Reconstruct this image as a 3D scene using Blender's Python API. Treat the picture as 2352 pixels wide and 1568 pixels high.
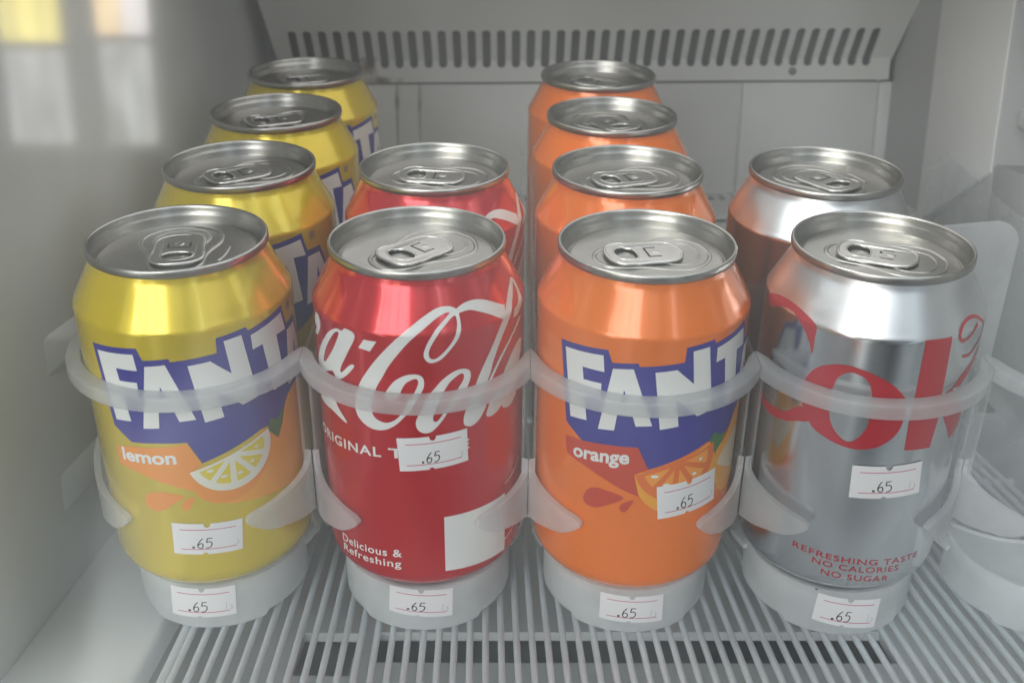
import bpy, bmesh, math, random
import numpy as np
from mathutils import Vector, Matrix
from mathutils.geometry import tessellate_polygon

# ------------------------------------------------------------------ basics
for o in list(bpy.data.objects):
    bpy.data.objects.remove(o)
SC = bpy.context.scene
COL = SC.collection
random.seed(7)
MM = 0.001
PI = math.pi
TILT = math.radians(10.16)          # the gravity-feed tray leans forward this much
RX = Matrix.Rotation(TILT, 3, 'X')

# ------------------------------------------------------------------ camera (first seen in the tray's frame, then turned with it)
def camera():
    f, pit, yaw, roll = 2490.2, math.radians(27.66), math.radians(-0.07), math.radians(0.56)
    def ray(X, Y):
        c, s = math.cos(-roll), math.sin(-roll)
        X, Y = X*c - Y*s, X*s + Y*c
        x, up = X/f, -Y/f
        y = math.cos(pit) + up*math.sin(pit)
        z = -math.sin(pit) + up*math.cos(pit)
        c, s = math.cos(-yaw), math.sin(-yaw)
        return Vector((x*c - y*s, x*s + y*c, z))
    fw = ray(0, 0)
    rt = (ray(f, 0) - fw).normalized()
    up = (ray(0, -f) - fw).normalized()
    fw = fw.normalized()
    R = Matrix((rt, up, -fw)).transposed()
    cam = bpy.data.cameras.new('camera')
    cam.sensor_width = 36.0
    cam.lens = f/2352*36.0
    cam.clip_start = 0.01
    cam.clip_end = 60
    cam.dof.use_dof = True
    cam.dof.focus_distance = 0.345
    cam.dof.aperture_fstop = 17.0
    o = bpy.data.objects.new('camera', cam)
    COL.objects.link(o)
    loc = RX @ (Vector((-4.9, -307.7, 240.9))*MM)
    o.matrix_world = Matrix.Translation(loc) @ (RX @ R).to_4x4()
    SC.camera = o
camera()

# ------------------------------------------------------------------ light of the room the fridge stands in
SC.view_settings.view_transform = 'Standard'
SC.view_settings.look = 'None'
SC.view_settings.exposure = 0.42
SC.view_settings.gamma = 1.0
SC.view_settings.use_curve_mapping = False
W = bpy.data.worlds.new('World')
SC.world = W
W.use_nodes = True
nt = W.node_tree
nt.nodes.clear()
wo = nt.nodes.new('ShaderNodeOutputWorld')
bg = nt.nodes.new('ShaderNodeBackground')
tc = nt.nodes.new('ShaderNodeTexCoord')
sp = nt.nodes.new('ShaderNodeSeparateXYZ')
nt.links.new(tc.outputs['Generated'], sp.inputs[0])
def wramp(src, pts):
    r = nt.nodes.new('ShaderNodeValToRGB')
    r.color_ramp.elements.remove(r.color_ramp.elements[0])
    r.color_ramp.elements[0].position = pts[0][0]
    r.color_ramp.elements[0].color = pts[0][1]
    for p, c in pts[1:]:
        e = r.color_ramp.elements.new(p)
        e.color = c
    m = nt.nodes.new('ShaderNodeMapRange')
    m.inputs['From Min'].default_value = -1
    m.inputs['From Max'].default_value = 1
    nt.links.new(src, m.inputs['Value'])
    nt.links.new(m.outputs[0], r.inputs[0])
    return r
rz = wramp(sp.outputs['Z'], [(0.0, (.12, .12, .12, 1)), (.30, (.15, .16, .17, 1)), (.48, (.28, .28, .28, 1)), (.56, (.50, .50, .50, 1)), (.70, (1.25, 1.27, 1.28, 1)), (1.0, (1.3, 1.3, 1.3, 1))])
rx = wramp(sp.outputs['X'], [(0.0, (4.6, 4.7, 4.5, 1)), (.30, (4.3, 4.35, 4.1, 1)), (.42, (.94, .97, .97, 1)), (.58, (.84, .91, .97, 1)), (.72, (1.2, 1.34, 1.42, 1)), (1.0, (1.25, 1.42, 1.52, 1))])
mx = nt.nodes.new('ShaderNodeMix')
mx.data_type = 'RGBA'
mx.blend_type = 'MULTIPLY'
mx.inputs['Factor'].default_value = 1
nt.links.new(rz.outputs[0], mx.inputs['A'])
nt.links.new(rx.outputs[0], mx.inputs['B'])
flat = nt.nodes.new('ShaderNodeVectorMath')
flat.operation = 'MULTIPLY'
flat.inputs[1].default_value = (1, 1, .12)
nt.links.new(tc.outputs['Generated'], flat.inputs[0])
wn_ = nt.nodes.new('ShaderNodeTexNoise')
wn_.inputs['Scale'].default_value = 4.2
wn_.inputs['Detail'].default_value = 3
nt.links.new(flat.outputs[0], wn_.inputs['Vector'])
wr = nt.nodes.new('ShaderNodeMapRange')
wr.interpolation_type = 'SMOOTHSTEP'
wr.inputs['From Min'].default_value = .45
wr.inputs['From Max'].default_value = .55
wr.inputs['To Min'].default_value = .10
wr.inputs['To Max'].default_value = 1.7
nt.links.new(wn_.outputs['Fac'], wr.inputs['Value'])
up_ = nt.nodes.new('ShaderNodeMapRange')
up_.inputs['From Min'].default_value = .25
up_.inputs['From Max'].default_value = .75
up_.inputs['To Min'].default_value = 1
up_.inputs['To Max'].default_value = .25
nt.links.new(sp.outputs['Z'], up_.inputs['Value'])
m3 = nt.nodes.new('ShaderNodeMix')
m3.data_type = 'RGBA'
m3.blend_type = 'MULTIPLY'
nt.links.new(up_.outputs[0], m3.inputs['Factor'])
nt.links.new(mx.outputs['Result'], m3.inputs['A'])
nt.links.new(wr.outputs[0], m3.inputs['B'])
# the dark figure of whoever stands before the fridge
ax_ = nt.nodes.new('ShaderNodeMath')
ax_.operation = 'ABSOLUTE'
nt.links.new(sp.outputs['X'], ax_.inputs[0])
a1_ = nt.nodes.new('ShaderNodeMapRange')
a1_.interpolation_type = 'SMOOTHSTEP'
a1_.inputs['From Min'].default_value = .20
a1_.inputs['From Max'].default_value = .36
a1_.inputs['To Min'].default_value = .22
a1_.inputs['To Max'].default_value = 1
nt.links.new(ax_.outputs[0], a1_.inputs['Value'])
a2_ = nt.nodes.new('ShaderNodeMapRange')
a2_.interpolation_type = 'SMOOTHSTEP'
a2_.inputs['From Min'].default_value = .32
a2_.inputs['From Max'].default_value = .52
nt.links.new(sp.outputs['Z'], a2_.inputs['Value'])
a3_ = nt.nodes.new('ShaderNodeMath')
a3_.operation = 'MAXIMUM'
nt.links.new(a1_.outputs[0], a3_.inputs[0])
nt.links.new(a2_.outputs[0], a3_.inputs[1])
m4 = nt.nodes.new('ShaderNodeMix')
m4.data_type = 'RGBA'
m4.blend_type = 'MULTIPLY'
m4.inputs['Factor'].default_value = 1
nt.links.new(m3.outputs['Result'], m4.inputs['A'])
nt.links.new(a3_.outputs[0], m4.inputs['B'])
nt.links.new(m4.outputs['Result'], bg.inputs[0])
bg.inputs[1].default_value = 1.6
nt.links.new(bg.outputs[0], wo.inputs[0])
SC.cycles.max_bounces = 14
SC.cycles.transparent_max_bounces = 24
SC.cycles.caustics_reflective = False
SC.cycles.use_denoising = True

def lamp(name, loc, rot, size, sy, power, col):
    l = bpy.data.lights.new(name, 'AREA')
    l.shape = 'RECTANGLE'
    l.size = size
    l.size_y = sy
    l.energy = power
    l.color = col
    o = bpy.data.objects.new(name, l)
    COL.objects.link(o)
    o.location = loc
    o.rotation_euler = rot
    return o
lamp('interior_fill', (.03, .06, .221), (0, 0, 0), .30, .20, 0.16, (1.0, .99, .97))  # added area light that brightens the fridge inside; not a fitted lamp

# ------------------------------------------------------------------ materials
def pmat(name, col, rough=.5, metal=0., coat=0., noise=0., nscale=60., spec=.5, bump=0., coat_rough=.08):
    m = bpy.data.materials.new(name)
    m.use_nodes = True
    n = m.node_tree
    b = n.nodes['Principled BSDF']
    b.inputs['Base Color'].default_value = (*col, 1)
    b.inputs['Roughness'].default_value = rough
    b.inputs['Metallic'].default_value = metal
    b.inputs['Coat Weight'].default_value = coat
    b.inputs['Coat Roughness'].default_value = coat_rough
    b.inputs['Specular IOR Level'].default_value = spec
    if noise or bump:
        t = n.nodes.new('ShaderNodeTexCoord')
        x = n.nodes.new('ShaderNodeTexNoise')
        x.inputs['Scale'].default_value = nscale
        x.inputs['Detail'].default_value = 5
        n.links.new(t.outputs['Object'], x.inputs['Vector'])
        if noise:
            r = n.nodes.new('ShaderNodeMapRange')
            r.inputs['From Min'].default_value = .3
            r.inputs['From Max'].default_value = .7
            r.inputs['To Min'].default_value = 1-noise
            r.inputs['To Max'].default_value = 1+noise*.3
            n.links.new(x.outputs['Fac'], r.inputs['Value'])
            v = n.nodes.new('ShaderNodeMix')
            v.data_type = 'RGBA'
            v.blend_type = 'MULTIPLY'
            v.inputs['Factor'].default_value = 1
            v.inputs['A'].default_value = (*col, 1)
            n.links.new(r.outputs[0], v.inputs['B'])
            n.links.new(v.outputs['Result'], b.inputs['Base Color'])
        if bump:
            u = n.nodes.new('ShaderNodeBump')
            u.inputs['Strength'].default_value = bump
            u.inputs['Distance'].default_value = .0004
            n.links.new(x.outputs['Fac'], u.inputs['Height'])
            n.links.new(u.outputs[0], b.inputs['Normal'])
    return m

def frost(name, clear, tint=(.88, .89, .90), rough=.26):
    """milky polypropylene: scatters, lets light through, and a share of it passes unscattered"""
    m = bpy.data.materials.new(name)
    m.use_nodes = True
    n = m.node_tree
    b = n.nodes['Principled BSDF']
    out = n.nodes['Material Output']
    b.inputs['Base Color'].default_value = (*tint, 1)
    b.inputs['Roughness'].default_value = rough
    tr = n.nodes.new('ShaderNodeBsdfTranslucent')
    tr.inputs[0].default_value = (*tint, 1)
    m1 = n.nodes.new('ShaderNodeMixShader')
    m1.inputs[0].default_value = .45
    n.links.new(b.outputs[0], m1.inputs[1])
    n.links.new(tr.outputs[0], m1.inputs[2])
    tp = n.nodes.new('ShaderNodeBsdfTransparent')
    tp.inputs[0].default_value = (.95, .96, .96, 1)
    m2 = n.nodes.new('ShaderNodeMixShader')
    t = n.nodes.new('ShaderNodeTexCoord')
    x = n.nodes.new('ShaderNodeTexNoise')
    x.inputs['Scale'].default_value = 45
    x.inputs['Detail'].default_value = 3
    n.links.new(t.outputs['Object'], x.inputs['Vector'])
    r = n.nodes.new('ShaderNodeMapRange')
    r.inputs['From Min'].default_value = .3
    r.inputs['From Max'].default_value = .7
    r.inputs['To Min'].default_value = max(clear-.08, 0)
    r.inputs['To Max'].default_value = clear+.08
    n.links.new(x.outputs['Fac'], r.inputs['Value'])
    n.links.new(r.outputs[0], m2.inputs[0])
    n.links.new(m1.outputs[0], m2.inputs[1])
    n.links.new(tp.outputs[0], m2.inputs[2])
    n.links.new(m2.outputs[0], out.inputs[0])
    return m

def fridge_white():
    m = pmat('fridge_white', (.80, .81, .80), .45, noise=.08, nscale=9)
    n = m.node_tree
    b = n.nodes['Principled BSDF']
    src = b.inputs['Base Color'].links[0].from_socket
    g = n.nodes.new('ShaderNodeNewGeometry')
    nz = n.nodes.new('ShaderNodeTexNoise')
    nz.inputs['Scale'].default_value = 160
    nz.inputs['Detail'].default_value = 6
    n.links.new(g.outputs['Position'], nz.inputs['Vector'])
    last = src
    for (cx, cz, sx, sz, amt) in ((-97, 141, 7, 8, .97), (-90, 133.8, 14, 2.6, .95), (-79, 122, 1.6, 12, .6), (-79, 105, 1.3, 14, .35), (-65, 118, 1.3, 16, .35)):
        mp = n.nodes.new('ShaderNodeMapping')
        mp.inputs['Scale'].default_value = (1000/sx, 0, 1000/sz)
        mp.inputs['Location'].default_value = (-cx/sx, 0, -cz/sz)
        n.links.new(g.outputs['Position'], mp.inputs['Vector'])
        ln = n.nodes.new('ShaderNodeVectorMath')
        ln.operation = 'LENGTH'
        n.links.new(mp.outputs[0], ln.inputs[0])
        ad = n.nodes.new('ShaderNodeMath')
        ad.operation = 'MULTIPLY_ADD'
        n.links.new(nz.outputs['Fac'], ad.inputs[0])
        ad.inputs[1].default_value = 1.6
        n.links.new(ln.outputs['Value'], ad.inputs[2])
        mr = n.nodes.new('ShaderNodeMapRange')
        mr.inputs['From Min'].default_value = 1.9
        mr.inputs['From Max'].default_value = .9
        mr.inputs['To Min'].default_value = 0
        mr.inputs['To Max'].default_value = amt
        n.links.new(ad.outputs[0], mr.inputs['Value'])
        mi = n.nodes.new('ShaderNodeMix')
        mi.data_type = 'RGBA'
        n.links.new(mr.outputs[0], mi.inputs['Factor'])
        n.links.new(last, mi.inputs['A'])
        mi.inputs['B'].default_value = (.17, .075, .02, 1)
        last = mi.outputs['Result']
    n.links.new(last, b.inputs['Base Color'])
    return m

M = {}
M['white'] = fridge_white()
M['wall'] = pmat('side_wall_plastic', (.76, .79, .80), .5, noise=.10, nscale=11, bump=.05)
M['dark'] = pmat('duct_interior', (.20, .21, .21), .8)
M['drain'] = pmat('drain_plastic', (.52, .55, .56), .7)
M['floor'] = pmat('lower_floor_plastic', (.74, .76, .76), .6, noise=.1, nscale=12)
M['bar'] = pmat('coated_wire', (.74, .81, .85), .35, noise=.05, nscale=40)
M['frost'] = frost('milky_plastic', .60)
M['frost_arm'] = frost('arm_milky_plastic', .50, (.90, .90, .91), .25)
M['frost_clear'] = frost('thin_milky_plastic', .76)
M['frost_dense'] = frost('thick_milky_plastic', .36, (.93, .95, .96))
M['alu'] = pmat('bare_aluminium', (.60, .59, .57), .27, 1.0, noise=.05, nscale=200)
M['alu_lid'] = pmat('lid_aluminium', (.40, .39, .37), .30, 1.0, noise=.08, nscale=260, bump=.05)
M['yellow'] = pmat('yellow_metal_paint', (.73, .545, .004), .22, .35, coat=.6, bump=.06, nscale=34)
M['red'] = pmat('red_metal_paint', (.62, .010, .022), .22, .40, coat=.6, bump=.06, nscale=34)
M['orange'] = pmat('orange_metal_paint', (.95, .195, .002), .22, .15, coat=.6, bump=.06, nscale=34)
M['silver'] = pmat('silver_metal_paint', (.70, .71, .73), .14, 1.0, bump=.04, nscale=38)
def matte_neck(m, lo, hi):
    n = m.node_tree
    b = n.nodes['Principled BSDF']
    t = n.nodes.new('ShaderNodeTexCoord')
    x = n.nodes.new('ShaderNodeSeparateXYZ')
    n.links.new(t.outputs['Object'], x.inputs[0])
    r = n.nodes.new('ShaderNodeMapRange')
    r.inputs['From Min'].default_value = .0976
    r.inputs['From Max'].default_value = .0986
    r.inputs['To Min'].default_value = lo
    r.inputs['To Max'].default_value = hi
    n.links.new(x.outputs['Z'], r.inputs['Value'])
    n.links.new(r.outputs[0], b.inputs['Roughness'])
matte_neck(M['silver'], .19, .34)
def ink(n, c, r=.35): M[n] = pmat(n+'_ink', c, r, 0, coat=.3)
ink('ink_white', (.80, .80, .78)); ink('ink_blue', (.028, .024, .27)); ink('ink_amber', (.85, .28, .015))
ink('ink_lemon', (.75, .60, .02)); ink('ink_red', (.58, .045, .012)); ink('ink_peel', (.80, .16, .012))
ink('ink_pulp', (.92, .33, .03)); ink('ink_green', (.04, .16, .035)); ink('ink_cokered', (.44, .010, .024))
ink('ink_rind', (.80, .78, .66)); ink('ink_swirl', (.88, .36, .015)); ink('ink_pale', (.80, .62, .42))
M['paper'] = pmat('sticker_paper', (.82, .80, .81), .7)
M['line'] = pmat('magenta_rule', (.55, .10, .20), .7)
M['pen'] = pmat('dark_print', (.06, .06, .06), .7)
M['ghost'] = pmat('faded_print', (.55, .54, .56), .7)
M['speck'] = pmat('black_speck', (.02, .02, .02), .6)

def glass():
    m = bpy.data.materials.new('door_glass')
    m.use_nodes = True
    n = m.node_tree
    n.nodes.clear()
    out = n.nodes.new('ShaderNodeOutputMaterial')
    tp = n.nodes.new('ShaderNodeBsdfTransparent')
    tp.inputs[0].default_value = (.97, .98, .975, 1)
    gl = n.nodes.new('ShaderNodeBsdfGlossy')
    gl.inputs['Roughness'].default_value = .05
    gl.inputs['Color'].default_value = (1, 1, 1, 1)
    fr = n.nodes.new('ShaderNodeFresnel')
    fr.inputs['IOR'].default_value = 1.45
    mu = n.nodes.new('ShaderNodeMath')
    mu.operation = 'MULTIPLY'
    mu.inputs[1].default_value = 1.7
    mu.use_clamp = True
    n.links.new(fr.outputs[0], mu.inputs[0])
    a = n.nodes.new('ShaderNodeMixShader')
    n.links.new(mu.outputs[0], a.inputs[0])
    n.links.new(tp.outputs[0], a.inputs[1])
    n.links.new(gl.outputs[0], a.inputs[2])
    # pale streaky film painting the veil of room reflections on the pane
    df = n.nodes.new('ShaderNodeBsdfDiffuse')
    df.inputs[0].default_value = (.75, .75, .72, 1)
    t = n.nodes.new('ShaderNodeTexCoord')
    mp = n.nodes.new('ShaderNodeMapping')
    mp.inputs['Rotation'].default_value = (0, math.radians(35), 0)
    mp.inputs['Scale'].default_value = (9, 9, 3)
    n.links.new(t.outputs['Object'], mp.inputs['Vector'])
    x = n.nodes.new('ShaderNodeTexNoise')
    x.inputs['Scale'].default_value = 1.6
    x.inputs['Detail'].default_value = 4
    n.links.new(mp.outputs[0], x.inputs['Vector'])
    r = n.nodes.new('ShaderNodeMapRange')
    r.inputs['From Min'].default_value = .35
    r.inputs['From Max'].default_value = .70
    r.inputs['To Min'].default_value = .006
    r.inputs['To Max'].default_value = .045
    n.links.new(x.outputs['Fac'], r.inputs['Value'])
    b = n.nodes.new('ShaderNodeMixShader')
    n.links.new(r.outputs[0], b.inputs[0])
    n.links.new(a.outputs[0], b.inputs[1])
    n.links.new(df.outputs[0], b.inputs[2])
    n.links.new(b.outputs[0], out.inputs[0])
    return m
M['glass'] = glass()
def emit(name, c, s, vary=.0):
    m = bpy.data.materials.new(name)
    m.use_nodes = True
    n = m.node_tree
    n.nodes.clear()
    out = n.nodes.new('ShaderNodeOutputMaterial')
    e = n.nodes.new('ShaderNodeEmission')
    e.inputs[0].default_value = (*c, 1)
    e.inputs[1].default_value = s
    if vary:
        t = n.nodes.new('ShaderNodeTexCoord')
        mp = n.nodes.new('ShaderNodeMapping')
        mp.inputs['Scale'].default_value = (26, 1, 3.5)
        n.links.new(t.outputs['Object'], mp.inputs['Vector'])
        x = n.nodes.new('ShaderNodeTexNoise')
        x.inputs['Scale'].default_value = 1.0
        x.inputs['Detail'].default_value = 3
        n.links.new(mp.outputs[0], x.inputs['Vector'])
        r = n.nodes.new('ShaderNodeMapRange')
        r.inputs['From Min'].default_value = .35
        r.inputs['From Max'].default_value = .65
        r.inputs['To Min'].default_value = s*(1-vary)
        r.inputs['To Max'].default_value = s*(1+vary*.5)
        n.links.new(x.outputs['Fac'], r.inputs['Value'])
        n.links.new(r.outputs[0], e.inputs[1])
    n.links.new(e.outputs[0], out.inputs[0])
    return m

# ------------------------------------------------------------------ mesh helpers (all coordinates in millimetres)
def link(name, me, parent=None, smooth=False):
    o = bpy.data.objects.new(name, me)
    COL.objects.link(o)
    if parent: o.parent = parent
    if smooth:
        me.polygons.foreach_set('use_smooth', [True]*len(me.polygons))
        me.set_sharp_from_angle(angle=math.radians(50))
    return o

def mesh(name, V, F, mats, parent=None, idx=None, smooth=False, fix=True):
    me = bpy.data.meshes.new(name)
    me.from_pydata([tuple(c*MM for c in v) for v in V], [], F)
    for m in (mats if isinstance(mats, list) else [mats]):
        me.materials.append(m)
    if idx is not None:
        me.polygons.foreach_set('material_index', idx)
    me.update()
    if fix:
        bm = bmesh.new()
        bm.from_mesh(me)
        bmesh.ops.recalc_face_normals(bm, faces=bm.faces[:])
        bm.to_mesh(me)
        bm.free()
    return link(name, me, parent, smooth)

def bevel(o, w=.4, seg=2, ang=30):
    b = o.modifiers.new('bevel', 'BEVEL')
    b.width = w*MM
    b.segments = seg
    b.limit_method = 'ANGLE'
    b.angle_limit = math.radians(ang)
    for p in o.data.polygons: p.use_smooth = True
    return o

def empty(name, loc=(0, 0, 0), rot=(0, 0, 0), label=None, cat=None, group=None):
    o = bpy.data.objects.new(name, None)
    o.empty_display_size = .02
    COL.objects.link(o)
    o.location = loc
    o.rotation_euler = rot
    if label: o['label'] = label
    if cat: o['category'] = cat
    if group: o['group'] = group
    return o

def boxes(L):
    V, F = [], []
    for (x0, x1, y0, y1, z0, z1) in L:
        b = len(V)
        V += [(x, y, z) for z in (z0, z1) for y in (y0, y1) for x in (x0, x1)]
        F += [tuple(b+i for i in q) for q in ((0, 2, 3, 1), (4, 5, 7, 6), (0, 1, 5, 4), (1, 3, 7, 5), (3, 2, 6, 7), (2, 0, 4, 6))]
    return V, F

def box(name, L, m, parent, bv=.5):
    V, F = boxes(L)
    o = mesh(name, V, F, m, parent)
    if bv: bevel(o, bv)
    return o

def lathe(prof, n=128, closed_top=False):
    V, F = [], []
    for (z, r) in prof:
        for k in range(n):
            a = 2*PI*k/n
            V.append((r*math.sin(a), -r*math.cos(a), z))
    for i in range(len(prof)-1):
        for k in range(n):
            k2 = (k+1) % n
            F.append((i*n+k, i*n+k2, (i+1)*n+k2, (i+1)*n+k))
    if closed_top:
        F.append(tuple((len(prof)-1)*n+k for k in range(n)))
    return V, F

def tube(path, r, closed=True, n=8, squash=1.0):
    V, F = [], []
    P = [Vector(p) for p in path]
    N = len(P)
    for i, p in enumerate(P):
        a = P[(i-1) % N] if closed or i else p
        b = P[(i+1) % N] if closed or i < N-1 else p
        t = (b-a).normalized()
        s = t.cross(Vector((0, 0, 1)))
        s = s.normalized() if s.length > 1e-6 else Vector((1, 0, 0))
        u = s.cross(t)
        for k in range(n):
            q = 2*PI*k/n
            V.append(tuple(p + s*(r*math.cos(q)) + u*(r*squash*math.sin(q))))
    for i in range(N if closed else N-1):
        j = (i+1) % N
        for k in range(n):
            k2 = (k+1) % n
            F.append((i*n+k, j*n+k, j*n+k2, i*n+k2))
    if not closed:
        F.append(tuple(range(n-1, -1, -1)))
        F.append(tuple((N-1)*n+k for k in range(n)))
    return V, F

def merge(*parts):
    V, F = [], []
    for v, f in parts:
        b = len(V)
        V += list(v)
        F += [tuple(b+i for i in q) for q in f]
    return V, F

def crom(P, n=5, closed=True):
    out = []
    N = len(P)
    for i in range(N if closed else N-1):
        p0, p1, p2, p3 = (P[(i+k) % N] for k in (-1, 0, 1, 2)) if closed else (P[max(i-1, 0)], P[i], P[i+1], P[min(i+2, N-1)])
        for k in range(n):
            t = k/n
            out.append(tuple(.5*(2*b + (c-a)*t + (2*a-5*b+4*c-d)*t*t + (3*b-a-3*c+d)*t**3) for a, b, c, d in zip(p0, p1, p2, p3)))
    if not closed: out.append(tuple(P[-1]))
    return out

def tess(loops):
    """flat polygon (first loop) with holes (the others) -> verts, tris"""
    L = [[Vector((p[0], p[1], 0)) for p in l] for l in loops]
    T = tessellate_polygon(L)
    P = [(p[0], p[1]) for l in loops for p in l]
    return P, [tuple(t) for t in T]

def solid(name, loops, mapf, th, m, parent, cuts=(), bv=0):
    """sheet from a 2D outline with holes, extruded th along the map's third axis"""
    bm = bmesh.new()
    P, T = tess(loops)
    vs = [bm.verts.new((p[0], p[1], 0)) for p in P]
    for t in T:
        try: bm.faces.new([vs[i] for i in t])
        except ValueError: pass
    for ax, val in cuts:
        no = (1, 0, 0) if ax == 'x' else (0, 1, 0)
        co = (val, 0, 0) if ax == 'x' else (0, val, 0)
        bmesh.ops.bisect_plane(bm, geom=bm.verts[:]+bm.edges[:]+bm.faces[:], plane_co=co, plane_no=no)
    bmesh.ops.dissolve_degenerate(bm, edges=bm.edges[:], dist=1e-4)
    g = bmesh.ops.extrude_face_region(bm, geom=bm.faces[:])
    for v in [e for e in g['geom'] if isinstance(e, bmesh.types.BMVert)]:
        v.co.z += th
    for v in bm.verts:
        v.co = Vector(mapf(*v.co))*MM
    bmesh.ops.recalc_face_normals(bm, faces=bm.faces[:])
    me = bpy.data.meshes.new(name)
    bm.to_mesh(me)
    bm.free()
    me.materials.append(m)
    o = link(name, me, parent)
    if bv: bevel(o, bv, 2, 35)
    return o

# ------------------------------------------------------------------ prints wrapped on a round wall
BODY = [(0.9, 21.5), (0.15, 22.6), (0.0, 23.6), (.7, 25.0), (2.6, 27.1), (5, 29.8), (7, 31.7), (9, 32.75), (11.3, 33.1), (97.6, 33.1), (98.3, 32.9), (99.0, 32.45), (102, 30.9), (105, 29.3), (108, 27.7), (110.5, 26.4), (112.5, 25.9)]
def smooth_profile():
    z = np.array([p[0] for p in BODY[3:]])
    r = np.array([p[1] for p in BODY[3:]])
    zz = np.arange(z[0], z[-1]+.01, .25)
    rr = np.interp(zz, z, r)
    k = np.exp(-np.linspace(-1.7, 1.7, 9)**2)
    k /= k.sum()
    pad = np.concatenate([np.full(4, rr[0]), rr, np.full(4, rr[-1])])
    rs = np.convolve(pad, k, 'valid')
    rs[:3] = rr[:3]
    rs[-3:] = rr[-3:]
    return zz, rs
PZ, PR = smooth_profile()
def can_r(z): return float(np.interp(z, PZ, PR))
def can_wrap(a, z, off):
    r = can_r(z)
    d = (can_r(z+.3)-can_r(z-.3))/.6
    nl = math.hypot(1, d)
    q = math.radians(a)
    n = (math.sin(q)/nl, -math.cos(q)/nl, -d/nl)
    return (r*math.sin(q)+n[0]*off, -r*math.cos(q)+n[1]*off, z+n[2]*off), n

def wrap(name, layers, mats, parent, wrapf, acut=3.0, zcuts=()):
    """layers: (loops, material index, offset); loops in (angle in degrees, height)"""
    V, F, I, NR = [], [], [], []
    for loops, mi, off in layers:
        bm = bmesh.new()
        if isinstance(loops, tuple): P, T = loops
        else: P, T = tess(loops)
        vs = [bm.verts.new((p[0], p[1], 0)) for p in P]
        for t in T:
            try: bm.faces.new([vs[i] for i in t])
            except ValueError: pass
        xs = [p[0] for p in P]
        zs = [p[1] for p in P]
        k = math.ceil(min(xs)/acut)
        while k*acut < max(xs):
            bmesh.ops.bisect_plane(bm, geom=bm.verts[:]+bm.edges[:]+bm.faces[:], plane_co=(k*acut+.013, 0, 0), plane_no=(1, 0, 0))
            k += 1
        for z in zcuts:
            if min(zs) < z < max(zs):
                bmesh.ops.bisect_plane(bm, geom=bm.verts[:]+bm.edges[:]+bm.faces[:], plane_co=(0, z, 0), plane_no=(0, 1, 0))
        bm.verts.index_update()
        b = len(V)
        for v in bm.verts:
            p, n = wrapf(v.co.x, v.co.y, off)
            V.append(p)
            NR.append(n)
        for f in bm.faces:
            q = [v.index for v in f.verts]
            ar = sum(bm.verts[q[i]].co.x*bm.verts[q[(i+1) % len(q)]].co.y - bm.verts[q[(i+1) % len(q)]].co.x*bm.verts[q[i]].co.y for i in range(len(q))) if False else f.normal.z
            f.normal_update()
            if f.normal.z < 0: q.reverse()
            F.append(tuple(b+i for i in q))
            I.append(mi)
        bm.free()
    o = mesh(name, V, F, mats, parent, I, True, False)
    o.data.normals_split_custom_set_from_vertices(NR)
    return o

ZC = tuple(range(2, 17)) + (97, 97.5, 98, 98.5, 99, 99.5, 100.2, 101, 102, 103, 104, 105, 106, 107, 108, 109, 110, 111)
def can_print(name, layers, mats, parent):
    return wrap(name, layers, mats, parent, can_wrap, 3.0, ZC)

_font_cache = {}
def text2d(s, bold=0.0, space=1.0):
    """flat glyph mesh of the string, height of a capital = 1"""
    key = (s, bold, space)
    if key in _font_cache: return _font_cache[key]
    c = bpy.data.curves.new('glyphs', 'FONT')
    c.body = s
    c.size = 1.0
    c.offset = bold
    c.space_character = space
    c.resolution_u = 5
    c.fill_mode = 'FRONT'
    o = bpy.data.objects.new('glyphs', c)
    COL.objects.link(o)
    dg = bpy.context.evaluated_depsgraph_get()
    me = o.evaluated_get(dg).to_mesh()
    P = [(v.co.x/.73, v.co.y/.73) for v in me.vertices]
    T = [tuple(p.vertices) for p in me.polygons]
    o.evaluated_get(dg).to_mesh_clear()
    bpy.data.objects.remove(o)
    bpy.data.curves.remove(c)
    _font_cache[key] = (P, T)
    return P, T

def text_on(s, p0, p1, h, bold=0.0, space=1.0, lean=0.0):
    """string fitted between two baseline points (angle, height); h = capital height in mm"""
    P, T = text2d(s, bold, space)
    x0, x1 = min(p[0] for p in P), max(p[0] for p in P)
    out = []
    for x, y in P:
        t = (x-x0)/(x1-x0)
        out.append((p0[0]+(p1[0]-p0[0])*t + lean*y*h, p0[1]+(p1[1]-p0[1])*t + y*h))
    return (out, T)

def bilinear(q, P):
    (a, b, c, d) = q     # top left, top right, bottom left, bottom right
    R = []
    for u, v in P:
        R.append(tuple((a[i]*(1-u)+b[i]*u)*v + (c[i]*(1-u)+d[i]*u)*(1-v) for i in (0, 1)))
    return R

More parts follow.
